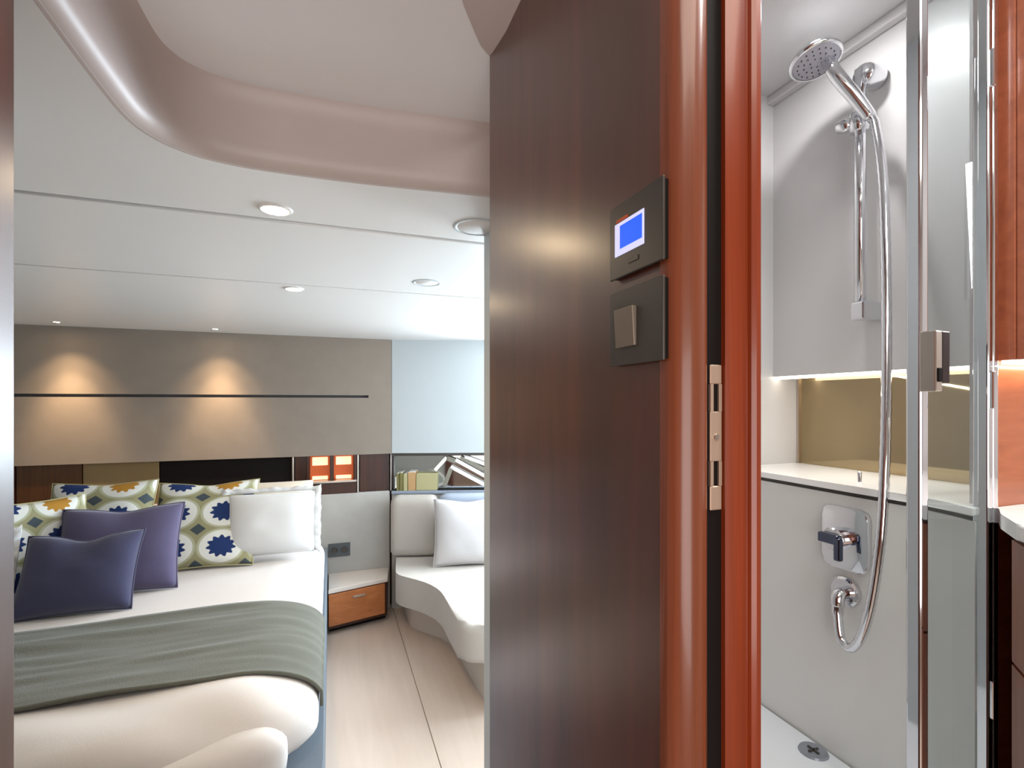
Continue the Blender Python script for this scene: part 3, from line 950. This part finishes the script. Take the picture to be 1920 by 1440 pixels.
# throw across the foot third
tb = bmesh.new()
TX = []
na = 60
for i in range(na + 1):
    TX.append(('t', -1.54 + (X1 - RX + 1.54) * i / na))
for i in range(1, 15):
    TX.append(('a', i / 14 * PI / 2 * 0.97))
for i in range(1, 4):
    TX.append(('h', i / 3))
rows = []
nv = 46
for j in range(nv + 1):
    tv = j / nv
    row = []
    for kind, q in TX:
        if kind == 't':
            x = q
            y = 1.435 + 0.485 * tv
        elif kind == 'a':
            x = X1 - RX + RX * math.sin(q)
            y = 1.435 + 0.485 * tv
        else:
            x = X1 - 0.0005
            y = 1.435 + 0.485 * tv
        y += 0.006 * noise.noise(Vector((x * 4, tv * 2, 9)))
        z = bed_z(min(x, X1 - 0.003), max(y, Y0 + RY)) + 0.012
        rip = 0.010 * noise.noise(Vector((x * 2.0, y * 18, 1.5))) + 0.004 * noise.noise(Vector((x * 5, y * 34, 4.0)))
        xo = 0.0
        if kind == 'h':
            z = TOP - RZ + 0.02 - 0.032 * q
            xo = 0.010
        elif kind == 'a':
            xo = 0.010 * math.sin(q)
        row.append(tb.verts.new((x + xo, y, z + rip * (0.3 if kind == 'h' else 1))))
    rows.append(row)
for j in range(nv):
    for i in range(len(TX) - 1):
        tb.faces.new((rows[j][i], rows[j][i + 1], rows[j + 1][i + 1], rows[j + 1][i]))
th = tag(link_mesh('throw_blanket', tb, M['throw'], smooth=True), 'grey-green woven throw laid across the foot of the white duvet', 'throw')
so = th.modifiers.new('thickness', 'SOLIDIFY')
so.thickness = 0.008
so.offset = -0.6


# ------------------------------------------------------------------ cushions
def cushion_bm(w, h, t, pinch=0.06, ear=0.5, n=28, crease=0.0, flat=0.0):
    bm = bmesh.new()
    uvl = bm.loops.layers.uv.new('UVMap')
    sides = []
    for sgn in (1, -1):
        g = []
        for j in range(n + 1):
            r = []
            for i in range(n + 1):
                u = -1 + 2 * i / n
                v = -1 + 2 * j / n
                pu = 1 - pinch * (1 - v * v) * abs(u) ** 3 * 1.0
                pv = 1 - pinch * (1 - u * u) * abs(v) ** 3 * 1.0
                x = u * pu * w / 2
                z = v * pv * h / 2
                e = max(0, 1 - abs(u) ** 2.6) * max(0, 1 - abs(v) ** 2.6)
                y = sgn * (t / 2) * (e ** 0.5) * (1 - crease * max(0, v) * math.exp(-(u / 0.35) ** 2))
                if crease:
                    z -= crease * 0.16 * h * max(0, v) ** 2 * math.exp(-(u / 0.40) ** 2)
                y += sgn * 0.004 * e * noise.noise(Vector((u * 2.3, v * 2.3, w * 40)))
                edge = (i in (0, n)) or (j in (0, n))
                if sgn < 0 and edge:
                    r.append(sides[0][j][i])
                else:
                    r.append(bm.verts.new((x, -y, z)))
            g.append(r)
        sides.append(g)
    for s, g in enumerate(sides):
        for j in range(n):
            for i in range(n):
                q = (g[j][i], g[j][i + 1], g[j + 1][i + 1], g[j + 1][i])
                f = bm.faces.new(q if s == 0 else q[::-1])
                for lp, (a, c) in zip(f.loops, ((i, j), (i + 1, j), (i + 1, j + 1), (i, j + 1)) if s == 0 else ((i, j + 1), (i + 1, j + 1), (i + 1, j), (i, j))):
                    lp[uvl].uv = (a / n, c / n)
    return bm


def place(bm, base, h, yaw, lean, roll=0):
    m = (Matrix.Translation(Vector(base)) @ Matrix.Rotation(math.radians(yaw), 4, 'Z') @ Matrix.Rotation(-math.radians(lean), 4, 'X')
         @ Matrix.Rotation(math.radians(roll), 4, 'Y') @ Matrix.Translation((0, 0, h / 2)))
    bmesh.ops.transform(bm, matrix=m, verts=bm.verts)
    return bm


def cushion(name, label, base, w, h, t, yaw, lean, mat, roll=0, piping=None, crease=0.0, pinch=0.06, cat='cushion', group=None):
    o = tag(link_mesh(name, place(cushion_bm(w, h, t, pinch, crease=crease), base, h, yaw, lean, roll), mat, smooth=True, recalc=False), label, cat, group)
    if piping:
        n = 24
        pts = []
        for k in range(4 * n):
            s, q = divmod(k, n)
            a = -1 + 2 * q / n
            u, v = ((a, -1), (1, a), (-a, 1), (-1, -a))[s]
            pu = 1 - pinch * (1 - v * v) * abs(u) ** 3
            pv = 1 - pinch * (1 - u * u) * abs(v) ** 3
            x = u * pu * w / 2
            z = v * pv * h / 2
            if crease:
                z -= crease * 0.16 * h * max(0, v) ** 2 * math.exp(-(u / 0.40) ** 2)
            pts.append((x, 0, z))
        pts.append(pts[0])
        bm = add_tube(bmesh.new(), pts, 0.0028, 6, False)
        link_mesh('piping', place(bm, base, h, yaw, lean, roll), piping, o, smooth=True)
    return o


cushion('cushion', 'small dark slate blue cushion, frontmost on the white duvet', (-0.800, 2.03, 0.605), 0.335, 0.275, 0.12, 0, 30, M['navy'], crease=0.55, piping=M['navy'])
cushion('cushion', 'plum blue cushion just behind the dark slate one', (-0.735, 2.195, 0.605), 0.385, 0.325, 0.12, 3, 24, M['plum'], crease=0.3, piping=M['plum'])
cushion('cushion', 'ring and flower print cushion partly covered by the white ruffled pillow', (-0.515, 2.405, 0.605), 0.40, 0.405, 0.11, 0, 34, M['print'], crease=0.2, piping=M['pale_olive'])
cushion('cushion', 'ring and flower print cushion behind the two blue cushions', (-0.890, 2.435, 0.605), 0.37, 0.390, 0.13, 0, 22, M['print'], crease=0.1, piping=M['pale_olive'])
cushion('cushion', 'ring and flower print cushion turned sideways, nearest the left door frame', (-0.985, 2.27, 0.605), 0.31, 0.345, 0.10, 40, 9, M['print'], piping=M['pale_olive'])


def flanged(name, label, base, w, h, t, yaw, lean, mat, fl=0.05):
    o = tag(link_mesh(name, place(cushion_bm(w - 2 * fl, h - 2 * fl, t, 0.02), (base[0], base[1], base[2] + fl * 0.7), h - 2 * fl, yaw, lean), mat, smooth=True, recalc=False), label, 'pillow')
    bm = bmesh.new()
    n = 40
    inner, outer = [], []
    for k in range(4 * n):
        s, q = divmod(k, n)
        a = -1 + 2 * q / n
        u, v = ((a, -1), (1, a), (-a, 1), (-1, -a))[s]
        wav = (0.30 * math.sin(k * 0.55) + 0.2 * math.sin(k * 1.3 + 1)) * (1.0 if s == 1 else 0.25)
        top = 1.0 if s == 2 else 0.22
        inner.append(bm.verts.new((u * (w / 2 - fl * 1.2), 0, v * (h / 2 - fl * 1.2))))
        outer.append(bm.verts.new((u * (w / 2 - 0.22 * fl * (0.5 + wav)), 0.022 * wav, v * (h / 2 - (top * fl * (0.5 + wav) if v > -1 else fl * 0.8)))))
    for k in range(4 * n):
        k2 = (k + 1) % (4 * n)
        bm.faces.new((inner[k], inner[k2], outer[k2], outer[k]))
    f = link_mesh('flange', place(bm, base, h, yaw, lean), mat, o, smooth=True)
    f.modifiers.new('thickness', 'SOLIDIFY').thickness = 0.004
    return o


flanged('pillow', 'white pillow with ruffled edge at the right side of the bed', (-0.250, 2.445, 0.606), 0.42, 0.335, 0.15, 0, 20, M['cotton'], 0.03)
cushion('pillow', 'cream pillow behind the white ruffled pillow', (-0.275, 2.66, 0.612), 0.38, 0.32, 0.13, 0, 26, M['cream'], cat='pillow', pinch=0.02)
flanged('pillow', 'white pillow at the far left of the bed by the door frame', (-1.190, 2.10, 0.602), 0.42, 0.30, 0.11, 0, 14, M['cotton'])

# ------------------------------------------------------------------ nightstand and socket
ns = thing('nightstand', 'low nightstand with pale top and orange wood drawer beside the bed', 'nightstand', (0.15, 3.1, 0))
fr = [(-0.012, 2.955), (0.318, 3.045)]
link_mesh('top', prism([fr[0], fr[1], (0.346, 3.242), (-0.012, 3.242)], 0.238, 0.262, 0.003), M['stand_top'], ns)
link_mesh('body', prism([(-0.010, 2.972), (0.316, 3.060), (0.342, 3.240), (-0.010, 3.240)], 0.035, 0.238), M['dark_wood'], ns)
dx, dy = (fr[1][0] - fr[0][0]), (fr[1][1] - fr[0][1])
dl = math.hypot(dx, dy)
dx, dy = dx / dl, dy / dl


def nsp(s, d):
    return (fr[0][0] + dx * s + dy * d, fr[0][1] + dy * s - dx * d)


df = link_mesh('drawer', prism([nsp(0.003, -0.002), nsp(0.325, -0.002), nsp(0.325, -0.018), nsp(0.003, -0.018)], 0.055, 0.232, 0.002), M['stand_wood'], ns)
link_mesh('handle', prism([nsp(0.135, 0.008), nsp(0.205, 0.008), nsp(0.205, -0.003), nsp(0.135, -0.003)], 0.190, 0.200, 0.001), M['satin'], df)
link_mesh('plinth', prism([(-0.005, 3.03), (0.31, 3.11), (0.335, 3.235), (-0.005, 3.235)], 0.0, 0.035), M['black'], ns)
so_ = thing('wall_socket', 'dark grey double socket plate on the fabric wall above the nightstand', 'socket', (0.05, 3.243, 0.362))
link_mesh('plate', box(-0.012, 0.113, 3.234, 3.2435, 0.362, 0.442, 0.002), M['socket'], so_)
for x in (0.020, 0.080):
    link_mesh('outlet', lathe([(0.021, 0.0005), (0.019, 0.0015), (0.016, 0.0005), (0, 0.0004)], (x, 3.234, 0.402), (0, -1, 0), 20), M['grey_plate'], so_)

# ------------------------------------------------------------------ sofa
sf_ = thing('sofa', 'pale oatmeal built-in corner sofa against the hull side', 'sofa', (0.9, 2.5, 0))
seat_out = [(0.388, 3.205), (0.334, 2.80), (0.520, 2.555), (0.516, 2.02), (1.52, 2.02), (1.52, 2.86)]
seat = prism(rounded(seat_out, [0.02, 0.06, 0.16, 0.10, 0.02, 0.02], 5), 0.195, 0.360, 0.034, 4)
auto_smooth(link_mesh('seat_cushion', seat, M['sofa'], sf_), 60)
base_out = [(0.430, 3.17), (0.435, 2.92), (0.612, 2.68), (0.632, 2.00), (1.50, 2.00), (1.50, 2.86)]
auto_smooth(link_mesh('base', prism(rounded(base_out, [0, 0.05, 0.10, 0.02, 0, 0], 6), 0.0, 0.192, 0.004), M['sofa_base'], sf_), 40)


def hull_cushion(s0, s1, thick, z0, z1):
    bm = rounded_box_mesh(s0, s1, 0.014, 0.014 + thick, z0, z1, 0.045, 0.045, 0.045, 0.03, 14, 8, 14)
    for v in bm.verts:
        x, y = hw(v.co.x, v.co.y)
        v.co = Vector((x, y, v.co.z))
    return bm


link_mesh('back_cushion', hull_cushion(0.012, 0.300, 0.13, 0.363, 0.728), M['sofa'], sf_, smooth=True)
link_mesh('back_cushion', hull_cushion(0.305, 0.80, 0.13, 0.363, 0.735), M['blue_grey'], sf_, smooth=True)
cushion('cushion', 'large white square cushion leaning on the sofa back', (0.745, 2.80, 0.362), 0.40, 0.385, 0.13, -12, 20, M['sofa_pillow'], cat='cushion', crease=0.2, piping=M['sofa_pillow'])

# blocks and bars standing in for mirror reflections in the strip above the sofa
bk_specs = [(0.030, 0.046, 0.135, 'olive', 'dark olive block standing in for a reflection above the sofa, first in the row'),
            (0.050, 0.070, 0.140, 'olive', 'dark olive block standing in for a reflection above the sofa, second in the row'),
            (0.074, 0.098, 0.130, 'pale_olive', 'khaki block standing in for a reflection above the sofa, between olive and tan'),
            (0.102, 0.150, 0.145, 'tan', 'thick tan block standing in for a reflection, middle of the row above the sofa')]
for s0, s1, hgt, mt, lab in bk_specs:
    o = thing('reflected_block', lab, 'reflected_block', (*hw((s0 + s1) / 2, -0.02), 0.7425), 'blocks standing in for reflections above the sofa')
    link_mesh('block_body', hullbox(s0, s1, -0.046, 0.004, 0.7425, 0.7425 + hgt * 0.8, 0.002), M[mt], o)
    link_mesh('pale_top', hullbox(s0 + 0.003, s1 - 0.003, -0.044, 0.000, 0.7425 + hgt * 0.8, 0.7425 + hgt * 0.8 + 0.002), M['slat_white'], o)
o = tag(link_mesh('reflected_long_block', hullbox(0.154, 0.285, -0.046, 0.004, 0.7425, 0.850, 0.004), M['pale_olive']), 'long low khaki block standing in for a reflection above the sofa', 'box')


def slat(name, a, b, z_a, z_b, w, mat, parent):
    """a flat bar in the wall plane from s=a,z_a to s=b,z_b"""
    dv_ = Vector((b - a, z_b - z_a))
    nn = Vector((-dv_.y, dv_.x)).normalized() * w / 2
    bm = bmesh.new()
    q = [(a + nn.x, z_a + nn.y), (b + nn.x, z_b + nn.y), (b - nn.x, z_b - nn.y), (a - nn.x, z_a - nn.y)]
    fr_ = []
    for d in (-0.036, -0.014):
        fr_.append([bm.verts.new((*hw(s, d), z)) for s, z in q])
    bm.faces.new(fr_[0])
    bm.faces.new(fr_[1][::-1])
    for i in range(4):
        bm.faces.new((fr_[0][i], fr_[0][(i + 1) % 4], fr_[1][(i + 1) % 4], fr_[1][i]))
    return link_mesh(name, bm, mat, parent)


fs = thing('reflected_slats', 'white and grey tilted bars standing in for a reflection in the strip above the sofa', 'frame', (*hw(0.45, -0.025), 0.7425))  # bars imitate a reflection in the mirror strip
slat('end_bar', 0.270, 0.345, 0.868, 0.950, 0.022, M['slat_white'], fs)
slat('rail', 0.345, 0.400, 0.945, 0.925, 0.030, M['slat_grey'], fs)
slat('slat', 0.400, 0.640, 0.935, 0.800, 0.022, M['slat_white'], fs)
slat('slat', 0.430, 0.640, 0.950, 0.845, 0.022, M['slat_grey'], fs)
slat('slat', 0.460, 0.640, 0.955, 0.885, 0.022, M['slat_white'], fs)
slat('slat', 0.370, 0.600, 0.890, 0.765, 0.022, M['slat_white'], fs)
slat('rail', 0.330, 0.372, 0.770, 0.880, 0.026, M['slat_grey'], fs)
